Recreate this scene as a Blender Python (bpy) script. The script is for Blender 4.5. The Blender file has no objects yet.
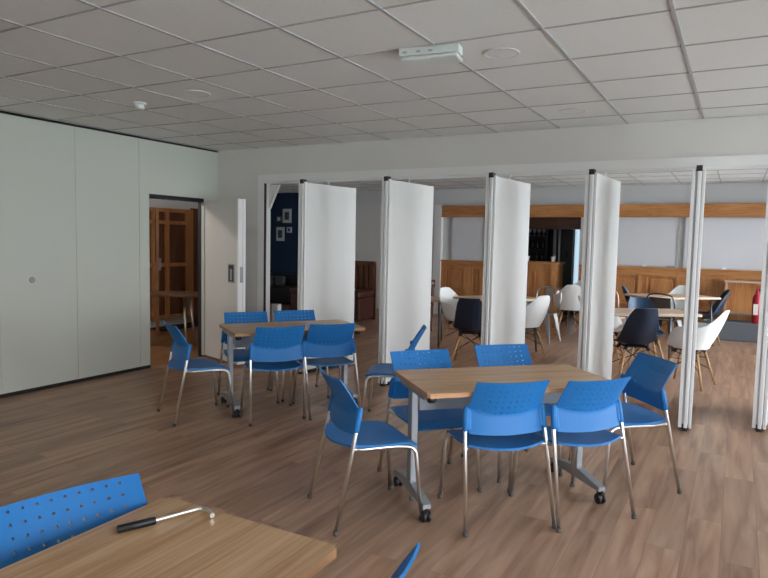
import bpy, bmesh, math, random
from mathutils import Vector, Matrix, noise
random.seed(7)
PI = math.pi
R = math.radians
SC = bpy.context.scene
COL = SC.collection

# ------------------------------------------------------------------ materials
def mat(name, col, rough=.5, metal=0., spec=.5, coat=0.):
    m = bpy.data.materials.new(name); m.use_nodes = True
    b = m.node_tree.nodes['Principled BSDF']
    b.inputs['Base Color'].default_value = (*col, 1)
    b.inputs['Roughness'].default_value = rough
    b.inputs['Metallic'].default_value = metal
    b.inputs['Specular IOR Level'].default_value = spec
    b.inputs['Coat Weight'].default_value = coat
    return m

def nd(m, t, **kw):
    n = m.node_tree.nodes.new(t)
    for k, v in kw.items(): setattr(n, k, v)
    return n
def lk(m, a, b): m.node_tree.links.new(a, b)
def bsdf(m): return m.node_tree.nodes['Principled BSDF']

def mottled(name, c1, c2, scale=8., rough=.5, bump=0., stretch=(1, 1, 1), metal=0., detail=3., spec=.5):
    """two-tone noise material in object space, optional fine bump"""
    m = mat(name, c1, rough, metal, spec)
    tc = nd(m, 'ShaderNodeTexCoord'); mp = nd(m, 'ShaderNodeMapping')
    mp.inputs['Scale'].default_value = stretch
    lk(m, tc.outputs['Object'], mp.inputs['Vector'])
    nz = nd(m, 'ShaderNodeTexNoise'); nz.inputs['Scale'].default_value = scale; nz.inputs['Detail'].default_value = detail
    lk(m, mp.outputs['Vector'], nz.inputs['Vector'])
    rp = nd(m, 'ShaderNodeValToRGB')
    rp.color_ramp.elements[0].position = .3; rp.color_ramp.elements[0].color = (*c1, 1)
    rp.color_ramp.elements[1].position = .7; rp.color_ramp.elements[1].color = (*c2, 1)
    lk(m, nz.outputs['Fac'], rp.inputs['Fac']); lk(m, rp.outputs['Color'], bsdf(m).inputs['Base Color'])
    if bump:
        bp = nd(m, 'ShaderNodeBump'); bp.inputs['Strength'].default_value = bump; bp.inputs['Distance'].default_value = .002
        lk(m, nz.outputs['Fac'], bp.inputs['Height']); lk(m, bp.outputs['Normal'], bsdf(m).inputs['Normal'])
    return m

def wood(name, c1, c2, c3, axis=0, rough=.45, fine=60., spec=.4):
    """straight-grained wood, grain along the given object axis"""
    m = mat(name, c1, rough, 0, spec)
    tc = nd(m, 'ShaderNodeTexCoord')
    def layer(long, cross):
        mp = nd(m, 'ShaderNodeMapping')
        s = [cross] * 3; s[axis] = long
        mp.inputs['Scale'].default_value = s
        lk(m, tc.outputs['Object'], mp.inputs['Vector'])
        nz = nd(m, 'ShaderNodeTexNoise'); nz.inputs['Scale'].default_value = 1.; nz.inputs['Detail'].default_value = 4
        nz.inputs['Distortion'].default_value = .4
        lk(m, mp.outputs['Vector'], nz.inputs['Vector'])
        return nz
    a = layer(1.2, fine * .25); b = layer(3., fine * 2)
    rp = nd(m, 'ShaderNodeValToRGB')
    e = rp.color_ramp.elements; e[0].position = .40; e[0].color = (*c1, 1); e[1].position = .60; e[1].color = (*c3, 1)
    x = e.new(.5); x.color = (*c2, 1)
    mx = nd(m, 'ShaderNodeMath', operation='MULTIPLY_ADD'); mx.inputs[1].default_value = .45
    sc = nd(m, 'ShaderNodeMath', operation='MULTIPLY'); sc.inputs[1].default_value = .55
    lk(m, a.outputs['Fac'], sc.inputs[0]); lk(m, b.outputs['Fac'], mx.inputs[0]); lk(m, sc.outputs[0], mx.inputs[2])
    lk(m, mx.outputs[0], rp.inputs['Fac']); lk(m, rp.outputs['Color'], bsdf(m).inputs['Base Color'])
    return m

def floor_material():
    m = mat('oak_laminate_floor', (.3, .2, .13), .36, 0, .42)
    tc = nd(m, 'ShaderNodeTexCoord')
    sep = nd(m, 'ShaderNodeSeparateXYZ'); lk(m, tc.outputs['Object'], sep.inputs[0])
    cmb = nd(m, 'ShaderNodeCombineXYZ')
    lk(m, sep.outputs['Y'], cmb.inputs['X']); lk(m, sep.outputs['X'], cmb.inputs['Y'])
    br = nd(m, 'ShaderNodeTexBrick'); br.offset = .37; br.offset_frequency = 2
    br.inputs['Scale'].default_value = 1.; br.inputs['Brick Width'].default_value = 1.28
    br.inputs['Row Height'].default_value = .165; br.inputs['Mortar Size'].default_value = .0011
    br.inputs['Mortar Smooth'].default_value = .1
    br.inputs['Color1'].default_value = (0, 0, 0, 1); br.inputs['Color2'].default_value = (1, 1, 1, 1)
    br.inputs['Mortar'].default_value = (.5, .5, .5, 1)
    lk(m, cmb.outputs[0], br.inputs['Vector'])
    # long grain streaks, shifted per plank
    ad = nd(m, 'ShaderNodeVectorMath', operation='MULTIPLY_ADD')
    ad.inputs[1].default_value = (7, 3, 5)
    lk(m, br.outputs['Color'], ad.inputs[0])
    mp = nd(m, 'ShaderNodeMapping'); mp.inputs['Scale'].default_value = (1.5, 15, 1)
    lk(m, cmb.outputs[0], mp.inputs['Vector']); lk(m, mp.outputs['Vector'], ad.inputs[2])
    n1 = nd(m, 'ShaderNodeTexNoise'); n1.inputs['Scale'].default_value = 1; n1.inputs['Detail'].default_value = 5; n1.inputs['Distortion'].default_value = .5
    lk(m, ad.outputs[0], n1.inputs['Vector'])
    rp = nd(m, 'ShaderNodeValToRGB'); e = rp.color_ramp.elements
    e[0].position = .28; e[0].color = (.225, .112, .062, 1)
    e[1].position = .74; e[1].color = (.53, .340, .225, 1)
    x = e.new(.48); x.color = (.385, .225, .140, 1)
    lk(m, n1.outputs['Fac'], rp.inputs['Fac'])
    hs = nd(m, 'ShaderNodeHueSaturation')
    mr = nd(m, 'ShaderNodeMapRange'); mr.inputs['To Min'].default_value = .86; mr.inputs['To Max'].default_value = 1.12
    lk(m, br.outputs['Color'], mr.inputs['Value']); lk(m, mr.outputs[0], hs.inputs['Value'])
    lk(m, rp.outputs['Color'], hs.inputs['Color'])
    mx = nd(m, 'ShaderNodeMix', data_type='RGBA'); mx.inputs[7].default_value = (.10, .06, .04, 1)
    lk(m, hs.outputs['Color'], mx.inputs[6])
    fm = nd(m, 'ShaderNodeMath', operation='MULTIPLY'); fm.inputs[1].default_value = .6
    lk(m, br.outputs['Fac'], fm.inputs[0]); lk(m, fm.outputs[0], mx.inputs[0])
    lk(m, mx.outputs[2], bsdf(m).inputs['Base Color'])
    rr = nd(m, 'ShaderNodeMapRange'); rr.inputs['To Min'].default_value = .27; rr.inputs['To Max'].default_value = .42
    lk(m, n1.outputs['Fac'], rr.inputs['Value']); lk(m, rr.outputs[0], bsdf(m).inputs['Roughness'])
    return m

M = {}
M['floor'] = floor_material()
M['white_wall'] = mottled('white_emulsion_wall', (.70, .685, .66), (.73, .715, .69), 1.2, .85, .03)
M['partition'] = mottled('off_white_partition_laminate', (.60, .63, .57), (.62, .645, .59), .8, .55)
M['panel'] = mottled('white_laminate_panel', (.82, .825, .815), (.84, .845, .835), .8, .42)
M['alu'] = mat('white_aluminium_edge', (.86, .87, .87), .4, .0)
M['groove'] = mat('grey_seal', (.58, .59, .60), .5)
M['tile'] = mottled('mineral_ceiling_tile', (.72, .715, .70), (.76, .755, .74), 90, .95, .15)
M['tbar'] = mat('gap_shade_ceiling_bar', (.40, .40, .40), .55)  # shade of the gaps beside the tiles is put into this grey
M['black'] = mat('black_plastic', (.012, .012, .013), .45)
M['gap'] = mat('dark_track_gap', (.015, .015, .016), .7)
M['navyframe'] = mat('dark_navy_frame', (.012, .018, .03), .5)
M['blue'] = mottled('blue_polypropylene', (.017, .172, .475), (.019, .180, .50), 300, .46, .05, spec=.32)
M['chrome'] = mat('chrome_tube', (.86, .85, .83), .30, 1.)
M['rubber'] = mat('dark_rubber', (.09, .085, .08), .7)
M['beech'] = wood('beech_laminate', (.46, .265, .130), (.57, .36, .195), (.66, .44, .26), 0, .36, 45)
M['beech_edge'] = wood('beech_edge_lipping', (.44, .22, .10), (.49, .26, .125), (.54, .30, .15), 0, .45, 45)
M['greymetal'] = mat('grey_powder_coat', (.36, .38, .40), .42, .35)
M['palegrey'] = mat('pale_grey_panel', (.33, .37, .41), .5)
M['oak'] = wood('honey_oak', (.40, .165, .054), (.50, .222, .078), (.58, .28, .106), 0, .42, 25)
M['oakv'] = wood('honey_oak_upright', (.40, .165, .054), (.50, .222, .078), (.58, .28, .106), 2, .42, 25)
M['darkoak'] = wood('brown_door_wood', (.17, .065, .022), (.225, .09, .032), (.28, .12, .045), 2, .45, 25)
M['redwood'] = wood('dark_red_wood', (.10, .036, .017), (.14, .052, .024), (.18, .07, .032), 2, .42, 25)
M['walnut'] = wood('dark_table_wood', (.07, .030, .015), (.10, .045, .022), (.13, .062, .032), 0, .35, 25)
M['hood'] = wood('dark_hood_wood', (.035, .014, .009), (.05, .02, .012), (.065, .028, .016), 0, .4, 25)
M['board'] = mottled('lilac_grey_board', (.64, .64, .675), (.66, .66, .69), 3, .6)
M['boardframe'] = mat('board_frame', (.55, .56, .58), .4, .5)
M['whiteplastic'] = mat('white_moulded_plastic', (.80, .81, .80), .35)
M['navy'] = mat('navy_moulded_plastic', (.010, .020, .045), .4)
M['skyblue'] = mat('pale_blue_moulded_plastic', (.28, .44, .56), .4)
M['midblue'] = mat('steel_blue_moulded_plastic', (.020, .060, .125), .32)
M['legwood'] = wood('dowel_beech', (.40, .22, .10), (.50, .29, .14), (.56, .34, .18), 2, .45, 60)
M['wire'] = mat('black_wire', (.012, .012, .012), .4, .6)
M['steel'] = mat('brushed_steel_sheet', (.42, .42, .42), .3, 1.)
M['gunmetal'] = mat('gunmetal_sheet', (.13, .13, .135), .35, .9)
M['copper'] = mat('copper_lacquer', (.60, .42, .33), .3, .8)
M['palewood'] = wood('pale_ash_top', (.50, .35, .24), (.56, .41, .30), (.62, .47, .35), 0, .4, 35)
M['bluewall'] = mat('deep_blue_wall', (.010, .032, .075), .8)
M['greywall'] = mat('grey_wall', (.66, .66, .67), .85)
M['leather'] = mottled('oxblood_leather', (.060, .016, .014), (.085, .025, .02), 40, .38, .1)
M['darkleather'] = mottled('black_brown_leather', (.012, .009, .009), (.02, .015, .014), 40, .42, .1)
M['carpet'] = mottled('grey_ribbed_carpet', (.13, .145, .17), (.18, .20, .23), 220, .95, .4)
M['red'] = mat('red_extinguisher_paint', (.36, .010, .022), .35)
M['label'] = mat('white_label', (.75, .73, .68), .5)
M['paper'] = mat('photo_paper', (.62, .64, .66), .5)
M['photo'] = mottled('dark_photo_print', (.02, .025, .03), (.12, .13, .14), 30, .4)
M['frost'] = None
M['dim'] = mat('dark_green_grey_door', (.040, .048, .045), .5)
M['barback'] = mat('black_bar_back', (.008, .009, .012), .5)
M['bottle'] = mat('dark_glass_bottle', (.012, .016, .014), .12, 0, .8)
M['glassware'] = mat('glass_tumbler', (.55, .58, .62), .1, 0, .8)
M['bounce'] = mottled('pale_bounce_ground', (.72, .73, .66), (.80, .80, .75), 2, .9)  # unseen ground, made pale to bounce daylight up onto the ceilings
M['plaster'] = mat('white_plaster_lintel', (.84, .86, .90), .8)
M['floor2'] = wood('orange_brown_boards', (.18, .078, .028), (.23, .105, .04), (.28, .135, .055), 1, .45, 12)
M['mat'] = mat('dark_entrance_mat', (.02, .018, .017), .95)
M['diffuser'] = mat('opal_diffuser', (.62, .66, .63), .3)
M['spk'] = mottled('speaker_grille', (.56, .56, .56), (.64, .64, .64), 500, .6, .4)
M['grip'] = mat('black_rubber_grip', (.010, .011, .013), .38)

def glass_mat():
    m = bpy.data.materials.new('clear_window_glass'); m.use_nodes = True
    nt = m.node_tree; nt.nodes.clear()
    out = nt.nodes.new('ShaderNodeOutputMaterial'); mix = nt.nodes.new('ShaderNodeMixShader')
    tr = nt.nodes.new('ShaderNodeBsdfTransparent'); gl = nt.nodes.new('ShaderNodeBsdfGlossy')
    fr = nt.nodes.new('ShaderNodeFresnel'); gl.inputs['Roughness'].default_value = .02
    nt.links.new(fr.outputs[0], mix.inputs[0]); nt.links.new(tr.outputs[0], mix.inputs[1]); nt.links.new(gl.outputs[0], mix.inputs[2])
    nt.links.new(mix.outputs[0], out.inputs[0]); return m
M['glass'] = glass_mat()
def frosted():
    m = bpy.data.materials.new('frosted_glass'); m.use_nodes = True
    nt = m.node_tree; nt.nodes.clear()
    out = nt.nodes.new('ShaderNodeOutputMaterial'); tr = nt.nodes.new('ShaderNodeBsdfTranslucent'); tr.inputs['Color'].default_value = (.30, .34, .36, 1)
    nt.links.new(tr.outputs[0], out.inputs[0]); return m
M['frost'] = frosted()

# ------------------------------------------------------------------ mesh helpers
def box(bm, x0, x1, y0, y1, z0, z1, mi=0, bev=0.):
    vs = [bm.verts.new(p) for p in ((x0,y0,z0),(x1,y0,z0),(x1,y1,z0),(x0,y1,z0),(x0,y0,z1),(x1,y0,z1),(x1,y1,z1),(x0,y1,z1))]
    fs = [bm.faces.new([vs[i] for i in q]) for q in ((3,2,1,0),(4,5,6,7),(0,1,5,4),(1,2,6,5),(2,3,7,6),(3,0,4,7))]
    for f in fs: f.material_index = mi
    if bev:
        es = list({e for f in fs for e in f.edges})
        r = bmesh.ops.bevel(bm, geom=es, offset=bev, segments=2, affect='EDGES', profile=.5)
        for f in r['faces']: f.material_index = mi
    return vs

def tube(bm, pts, rad, seg=10, mi=0, cap=True):
    pts = [Vector(p) for p in pts]; n = len(pts)
    rads = rad if isinstance(rad, (list, tuple)) else [rad] * n
    rings = []; ref = None
    for i, p in enumerate(pts):
        t = (pts[min(i+1, n-1)] - pts[max(i-1, 0)]).normalized()
        if ref is None:
            ref = t.orthogonal().normalized()
        ref = (ref - t * ref.dot(t)).normalized()
        b = t.cross(ref)
        rings.append([bm.verts.new(p + rads[i] * (math.cos(2*PI*k/seg) * ref + math.sin(2*PI*k/seg) * b)) for k in range(seg)])
    for a, b in zip(rings, rings[1:]):
        for k in range(seg):
            f = bm.faces.new((a[k], a[(k+1)%seg], b[(k+1)%seg], b[k])); f.smooth = True; f.material_index = mi
    if cap:
        bm.faces.new(rings[0][::-1]).material_index = mi; bm.faces.new(rings[-1]).material_index = mi

def arc(pts, r=.03, n=5):
    """round the inner corners of a polyline"""
    pts = [Vector(p) for p in pts]; out = [pts[0]]
    for a, b, c in zip(pts, pts[1:], pts[2:]):
        d1 = (a-b); d2 = (c-b); q = min(r, d1.length*.45, d2.length*.45)
        p1 = b + d1.normalized()*q; p2 = b + d2.normalized()*q
        for k in range(n+1):
            t = k/n; out.append((1-t)**2*p1 + 2*t*(1-t)*b + t*t*p2)
    out.append(pts[-1]); return out

def lathe(bm, prof, c=(0,0,0), seg=20, mi=0, axis='z'):
    rings = []
    for r, h in prof:
        ring = []
        for k in range(seg):
            a = 2*PI*k/seg; x, y = max(r, 1e-4)*math.cos(a), max(r, 1e-4)*math.sin(a)
            p = (x, y, h) if axis == 'z' else ((x, h, y) if axis == 'y' else (h, x, y))
            ring.append(bm.verts.new(Vector(c) + Vector(p)))
        rings.append(ring)
    for a, b in zip(rings, rings[1:]):
        for k in range(seg):
            f = bm.faces.new((a[k], a[(k+1)%seg], b[(k+1)%seg], b[k])); f.smooth = True; f.material_index = mi
    bm.faces.new(rings[0][::-1]).material_index = mi; bm.faces.new(rings[-1]).material_index = mi

def prism(bm, poly, z0, z1, mi=0):
    a = [bm.verts.new((x, y, z0)) for x, y in poly]; b = [bm.verts.new((x, y, z1)) for x, y in poly]; n = len(poly)
    bm.faces.new(a[::-1]).material_index = mi; bm.faces.new(b).material_index = mi
    for i in range(n): bm.faces.new((a[i], a[(i+1)%n], b[(i+1)%n], b[i])).material_index = mi

def grid(bm, f, nu, nv, mi=0):
    vs = [[bm.verts.new(f(i/nu, j/nv)) for i in range(nu+1)] for j in range(nv+1)]
    for j in range(nv):
        for i in range(nu):
            q = bm.faces.new((vs[j][i], vs[j][i+1], vs[j+1][i+1], vs[j+1][i])); q.smooth = True; q.material_index = mi
    return vs

def thicken(bm, t):
    bmesh.ops.recalc_face_normals(bm, faces=bm.faces[:])
    bmesh.ops.solidify(bm, geom=bm.faces[:], thickness=t)
    for f in bm.faces: f.smooth = True
    for e in bm.edges:
        if len(e.link_faces) == 2 and e.calc_face_angle(0) > .7: e.smooth = False

def obj(name, bm, mats, parent=None, loc=None, rz=0., recalc=True):
    if recalc: bmesh.ops.recalc_face_normals(bm, faces=bm.faces[:])
    me = bpy.data.meshes.new(name); bm.to_mesh(me); bm.free()
    for m in (mats if isinstance(mats, (list, tuple)) else [mats]): me.materials.append(m)
    o = bpy.data.objects.new(name, me); COL.objects.link(o)
    if parent: o.parent = parent
    if loc is not None: o.location = loc
    o.rotation_euler.z = rz
    return o

def B(): return bmesh.new()
def tag(o, label=None, cat=None, group=None, kind=None):
    for k, v in (('label', label), ('category', cat), ('group', group), ('kind', kind)):
        if v: o[k] = v
    return o
def thing(name, label, cat, loc=(0,0,0), rz=0., group=None):
    o = bpy.data.objects.new(name, None); COL.objects.link(o); o.empty_display_size = .1
    o.location = loc; o.rotation_euler.z = rz
    return tag(o, label, cat, group)
def struct(name, bm, mats, label=None, cat=None):
    return tag(obj(name, bm, mats), label, cat, None, 'structure')
def boxes(*bs, bev=0.):
    bm = B()
    for b in bs: box(bm, *b, bev=bev)
    return bm
def dup(root, loc, rz, label, group=None):
    r = root.copy(); COL.objects.link(r); r.location = loc; r.rotation_euler.z = rz
    r['label'] = label
    if group: r['group'] = group
    for ch in list(root.children):
        c = ch.copy(); COL.objects.link(c); c.parent = r
        for g in list(ch.children):
            d = g.copy(); COL.objects.link(d); d.parent = c
    return r

# ------------------------------------------------------------------ room constants
XL, YB, HC = -5.768, 6.04, 2.571        # left partition, back wall, ceiling height
YF = 12.15                              # far wall of the room beyond
XR = 2.6                                # window wall
XR2 = 1.12                              # window wall of the far room
YN = -2.7                               # wall behind the viewer
XFL = -10.3                             # far left
WT = .09

# floors
struct('floor', boxes((XL-.02, XR+.1, YN-.1, YB, -.06, 0), (XFL, XR2+.1, YB, 14.2, -.06, 0)), M['floor'], 'brown oak plank laminate floor', 'floor')
# ceiling: tiles + grid of bars
struct('ceiling', boxes((XFL-.2, XR+.2, YN-.2, YB+WT, HC+.004, HC+.12), (XFL-.2, XR2+.2, YB+WT, 14.3, HC+.004, HC+.12)), M['tile'], 'white tiled suspended ceiling', 'ceiling')
X0, Y0, PX, PY = -.3222, 3.2506, .6, .594
bm = B()
k = -9
while True:
    x = X0 + PX*k
    if x > XR: break
    if x > XL: box(bm, x-.009, x+.009, YN, YB, HC-.002, HC+.0045)
    k += 1
for j in range(-10, 6):
    y = Y0 + PY*j
    if YN < y < YB - .05: box(bm, XL, XR, y-.006, y+.006, HC-.0005, HC+.0045)
for x in range(-17, 7):
    xx = X0 + PX*x
    if XFL < xx < XR2: box(bm, xx-.008, xx+.008, YB+WT, YF, HC-.001, HC+.0045)
for j in range(0, 11):
    y = YB + WT + .45 + PY*j
    if y < YF: box(bm, XFL, XR2, y-.006, y+.006, HC-.0005, HC+.0045)
struct('trim_1', bm, M['tbar'], 'thin metal grid bars between the ceiling tiles', 'ceiling grid')

# ---- left sliding partition with pass door
DY0, DY1, DZ = 4.964, 5.80, 1.962
bm = B()
seams = [YN, -1.80, -1.035, -.27, .495, 1.26, 2.0, 2.53, 3.294, 4.063, 4.83]
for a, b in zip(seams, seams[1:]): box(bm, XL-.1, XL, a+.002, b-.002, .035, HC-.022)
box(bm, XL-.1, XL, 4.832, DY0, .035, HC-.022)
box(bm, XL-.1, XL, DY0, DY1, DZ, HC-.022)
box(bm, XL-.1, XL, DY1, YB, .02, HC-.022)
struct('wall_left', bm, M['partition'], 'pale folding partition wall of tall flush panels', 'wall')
struct('trim_2', boxes((XL-.09, XL-.004, YN, YB, HC-.03, HC+.002), (XL-.09, XL-.006, YN, DY0, 0, .04)), M['gap'], 'dark track lines above and below the partition', 'track')
struct('trim_3', boxes((XL-.1, XL-.01, DY0, DY0+.012, 0, DZ), (XL-.1, XL-.05, DY1-.006, DY1, 0, DZ), (XL-.1, XL-.006, DY0, DY1, DZ-.045, DZ)), M['navyframe'], 'dark frame lining the doorway', 'door frame')
bm = B(); lathe(bm, [(.0, 0), (.026, 0), (.030, .004), (.024, .007), (.012, .008), (.0, .006)], (XL, 3.60, 1.06), 24, axis='x')
tag(obj('round_lock', bm, M['palegrey']), 'small round lock cover set in the pale partition wall', 'lock')

# door leaf, hinged at the far jamb, swung into the room
ld = R(-17.5)
leaf = thing('door_1', 'white flush door leaf standing open against the back wall', 'door', (XL+.035, DY1-.02, 0), ld)
leaf['kind'] = 'structure'
lw = .785
bm = B(); box(bm, 0, lw-.03, 0, .085, .03, 1.93, bev=.002)
obj('door_panel', bm, M['white_wall'], leaf)
bm = B(); box(bm, lw-.03, lw, -.004, .02, .03, 1.935); box(bm, lw-.03, lw-.008, .02, .06, .03, 1.935); box(bm, lw-.03, lw+.004, .06, .092, .03, 1.935)
obj('edge_profile', bm, M['alu'], leaf)
bm = B()
box(bm, .56, .70, -.005, .002, .97, 1.19)
box(bm, .575, .685, -.0065, -.003, .985, 1.175, 1); box(bm, .615, .66, -.012, -.003, 1.00, 1.13, 0)
obj('flush_handle', bm, [M['greymetal'], M['black']], leaf)
bm = B(); box(bm, lw+.003, lw+.007, .02, .06, .98, 1.16)
obj('latch_plate', bm, M['greymetal'], leaf)

# ---- back wall with the wide opening
OX0, OX1, OZ = -5.0, 1.0, 2.165
struct('wall_back', boxes((XL-.1, OX0-.03, YB, YB+WT, 0, HC), (OX0-.03, OX1+.03, YB, YB+WT, OZ+.06, HC), (OX1+.03, XR+.1, YB, YB+WT, 0, HC)), M['white_wall'], 'white wall above and beside the wide opening', 'wall')
struct('trim_4', boxes((OX0-.10, OX0, YB-.028, YB+WT, 0, OZ+.085), (OX1, OX1+.12, YB-.028, YB+WT, 0, OZ+.085), (OX0, OX1, YB-.028, YB+WT, OZ, OZ+.085)), M['panel'], 'white painted frame around the opening', 'door frame')
struct('trim_5', boxes((OX0, OX1, YB+.01, YB+.022, OZ-.018, OZ), (OX0, OX1, YB+.06, YB+.072, OZ-.018, OZ)), M['alu'], 'slim white overhead track for the panels', 'track')

# hinged partition panels standing open in the opening
PW, PT, PZ0, PZ1 = .86, .098, .045, 2.105
def make_panel():
    t = thing('partition_panel', '-', 'partition panel')
    bm = B(); box(bm, 0, PT, .03, PW-.02, PZ0, PZ1, bev=.002)
    obj('face_panel', bm, M['panel'], t)
    bm = B()
    box(bm, 0, .026, -.004, .03, PZ0-.02, PZ1+.006, 0, .003)
    box(bm, .026, .040, .010, .03, PZ0-.02, PZ1+.004, 1)
    box(bm, .040, .070, -.010, .03, PZ0-.02, PZ1+.006, 0, .006)
    box(bm, .070, .078, .010, .03, PZ0-.02, PZ1+.004, 1)
    box(bm, .078, PT, -.002, .03, PZ0-.02, PZ1+.006, 0, .003)
    obj('edge_profile', bm, [M['alu'], M['groove']], t)
    bm = B(); box(bm, .0, PT, PW-.02, PW, PZ0-.02, PZ1+.006, 0, .004)
    obj('edge_profile', bm, M['alu'], t)
    bm = B(); box(bm, .030, .074, -.014, .05, PZ1-.012, PZ1+.034, 0, .003)
    tag(obj('top_guide', bm, M['black'], t), 'small black guide block')
    bm = B(); box(bm, .030, .070, -.008, .04, 0, PZ0+.012); box(bm, .012, PT-.012, .05, PW-.04, .004, PZ0)
    tag(obj('bottom_seal', bm, M['black'], t), 'black floor seal')
    bm = B(); tube(bm, [(PT/2, .42, PZ1), (PT/2, .42, OZ-.004)], .012, 10); lathe(bm, [(.03, 0), (.03, .02)], (PT/2, .42, OZ-.024), 16)
    obj('hanger', bm, M['alu'], t)
    return t
P0 = make_panel()
pspec = [(-4.225, 5.655, -8.3, 'white tall partition panel nearest the open white door, behind the far blue chairs'),
         (-3.185, 5.655, -5.9, 'white tall partition panel second from the left, behind the blue chair facing left'),
         (-2.078, 5.650, -5.0, 'white tall partition panel third from the left, right of the navy shell chair'),
         (-1.183, 5.655, -3.8, 'white tall partition panel fourth from the left, behind the right end of the middle table'),
         (-.358, 5.640, 2.5, 'white tall partition panel seen almost edge on beside the rightmost blue chair'),
         (.172, 5.965, -8.0, 'white tall partition panel cut off by the right edge of the picture')]
for i, (x, y, a, lab) in enumerate(pspec):
    if i == 0: P0.location = (x, y, 0); P0.rotation_euler.z = R(a); P0['label'] = lab; P0['group'] = 'open partition panels'
    else: dup(P0, (x, y, 0), R(a), lab, 'open partition panels')
P0['group'] = 'open partition panels'

# ---- outer walls with windows
WIN = [(-.3, 2.6), (3.6, 5.8)]
WIN2 = [(6.5, 9.1), (9.3, 11.9)]
WZ0, WZ1 = .12, 2.42
bm = B()
def window_wall(nm, X, y0, y1, wins, lab):
    bm = B(); ys = y0
    for a, b in wins:
        box(bm, X, X+.25, ys, a, 0, HC); ys = b
        box(bm, X, X+.25, a, b, 0, WZ0); box(bm, X, X+.25, a, b, WZ1, HC)
    box(bm, X, X+.25, ys, y1, 0, HC)
    struct(nm, bm, M['white_wall'], lab, 'wall')
window_wall('wall_right', XR, YN, YB+WT, WIN, 'white window wall')
window_wall('wall_east', XR2, YB+WT, YF+.2, WIN2, 'white window wall of the far room')
WY = (-4.3, -2.1)                       # unseen window added behind the viewer to light the chair backs
bm = B()
WB = [(-.2, 1.2)]
xs = XL-.1
for a, b in WB:
    box(bm, xs, a, YN-.25, YN, 0, HC); xs = b
    box(bm, a, b, YN-.25, YN, 0, WZ0); box(bm, a, b, YN-.25, YN, WZ1, HC)
box(bm, xs, XR+.25, YN-.25, YN, 0, HC)
struct('wall_front', bm, M['white_wall'], 'white wall behind the viewer', 'wall')
def window(n, along_y, a, b, XR=XR):
    t = thing('window_%d' % n, 'white framed window', 'window', (0,0,0)); t['kind'] = 'structure'
    bm = B(); g = B(); c = (a+b)/2
    def bb(bm_, p0, p1, q0, q1, z0, z1):
        if along_y: box(bm_, XR+q0, XR+q1, p0, p1, z0, z1)
        else: box(bm_, p0, p1, YN-q1, YN-q0, z0, z1)
    for p0, p1, z0, z1 in ((a, a+.06, WZ0, WZ1), (b-.06, b, WZ0, WZ1), (c-.04, c+.04, WZ0, WZ1), (a, b, WZ0, WZ0+.06), (a, b, WZ1-.06, WZ1), (a, b, 1.85, 1.90)):
        bb(bm, p0, p1, .08, .15, z0, z1)
    bb(g, a+.05, b-.05, .11, .116, WZ0+.05, WZ1-.05)
    obj('window_frame', bm, M['whiteplastic'], t); obj('window_pane', g, M['glass'], t)
    L = bpy.data.lights.new('daylight_portal', 'AREA'); L.shape = 'RECTANGLE'; L.size = (b-a); L.size_y = WZ1-WZ0
    L.cycles.is_portal = True
    o = bpy.data.objects.new('daylight_portal', L); COL.objects.link(o)
    if along_y: o.location = (XR+.2, c, (WZ0+WZ1)/2); o.rotation_euler = (0, R(90), 0); L.size, L.size_y = WZ1-WZ0, b-a
    else: o.location = (c, YN-.2, (WZ0+WZ1)/2); o.rotation_euler = (R(90), 0, 0)
n = 1
for a, b in WIN: window(n, True, a, b); n += 1
for a, b in WIN2: window(n, True, a, b, XR2); n += 1
for a, b in WB: window(n, False, a, b); n += 1
bm = B(); box(bm, XR+.3, 60, -40, 60, -.5, -.4); box(bm, XR2+.3, XR+.3, YB+.3, 60, -.5, -.4); box(bm, -40, XR+.3, -60, YN-.3, -.5, -.4)
tag(obj('ground', bm, M['bounce']), 'unseen pale ground added outside the windows to bounce daylight', 'ground', None, 'structure')

# ------------------------------------------------------------------ room beyond
BX0, BX1 = -4.45, -2.59                # bar opening
struct('wall_far', boxes((-8.3, BX0, YF, YF+.15, 0, HC), (BX0, BX1, YF, YF+.15, 2.0, HC), (BX1, XR2+.1, YF, YF+.15, 0, HC),
    (BX0-.15, BX0, YF+.15, 13.9, 0, HC), (BX1, BX1+.15, YF+.15, 13.9, 0, HC)), M['greywall'], 'pale grey wall at the far end', 'wall')
struct('wall_bar', boxes((BX0, -3.29, 13.75, 13.9, 0, HC), (-3.29, -3.055, 13.75, 13.9, 0, HC), (-2.935, BX1+.15, 13.75, 13.9, 0, HC), (-3.055, -2.935, 13.75, 13.9, 0, .2), (-3.055, -2.935, 13.75, 13.9, 2.2, HC)), M['barback'], 'black wall behind the bar', 'wall')
struct('wall_blue', boxes((XFL, -8.3, YF, YF+.15, 0, HC), (XFL-.15, XFL, YB+WT, YF+.15, 0, HC)), M['bluewall'], 'deep blue wall in the dark corner', 'wall')
# door and bright slit behind the bar
t = thing('door_2', 'dark grey green door behind the bar', 'door', (-3.27, 13.66, 0)); t['kind'] = 'structure'
obj('door_panel', boxes((-.01, .21, 0, .04, 0, 2.05)), M['dim'], t)
obj('door_panel', boxes((.06, .13, -.006, 0, 1.2, 1.35)), M['black'], t)
obj('door_frame', boxes((-.195, -.14, -.02, .05, 0, 2.05), (-.085, -.05, -.02, .05, 0, 2.05)), M['boardframe'], t)
t = thing('window_9', 'narrow frosted window behind the bar', 'window', (-3.0, 13.82, 0)); t['kind'] = 'structure'
obj('window_pane', boxes((-.055, .065, 0, .01, .2, 2.2)), M['frost'], t)
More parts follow.
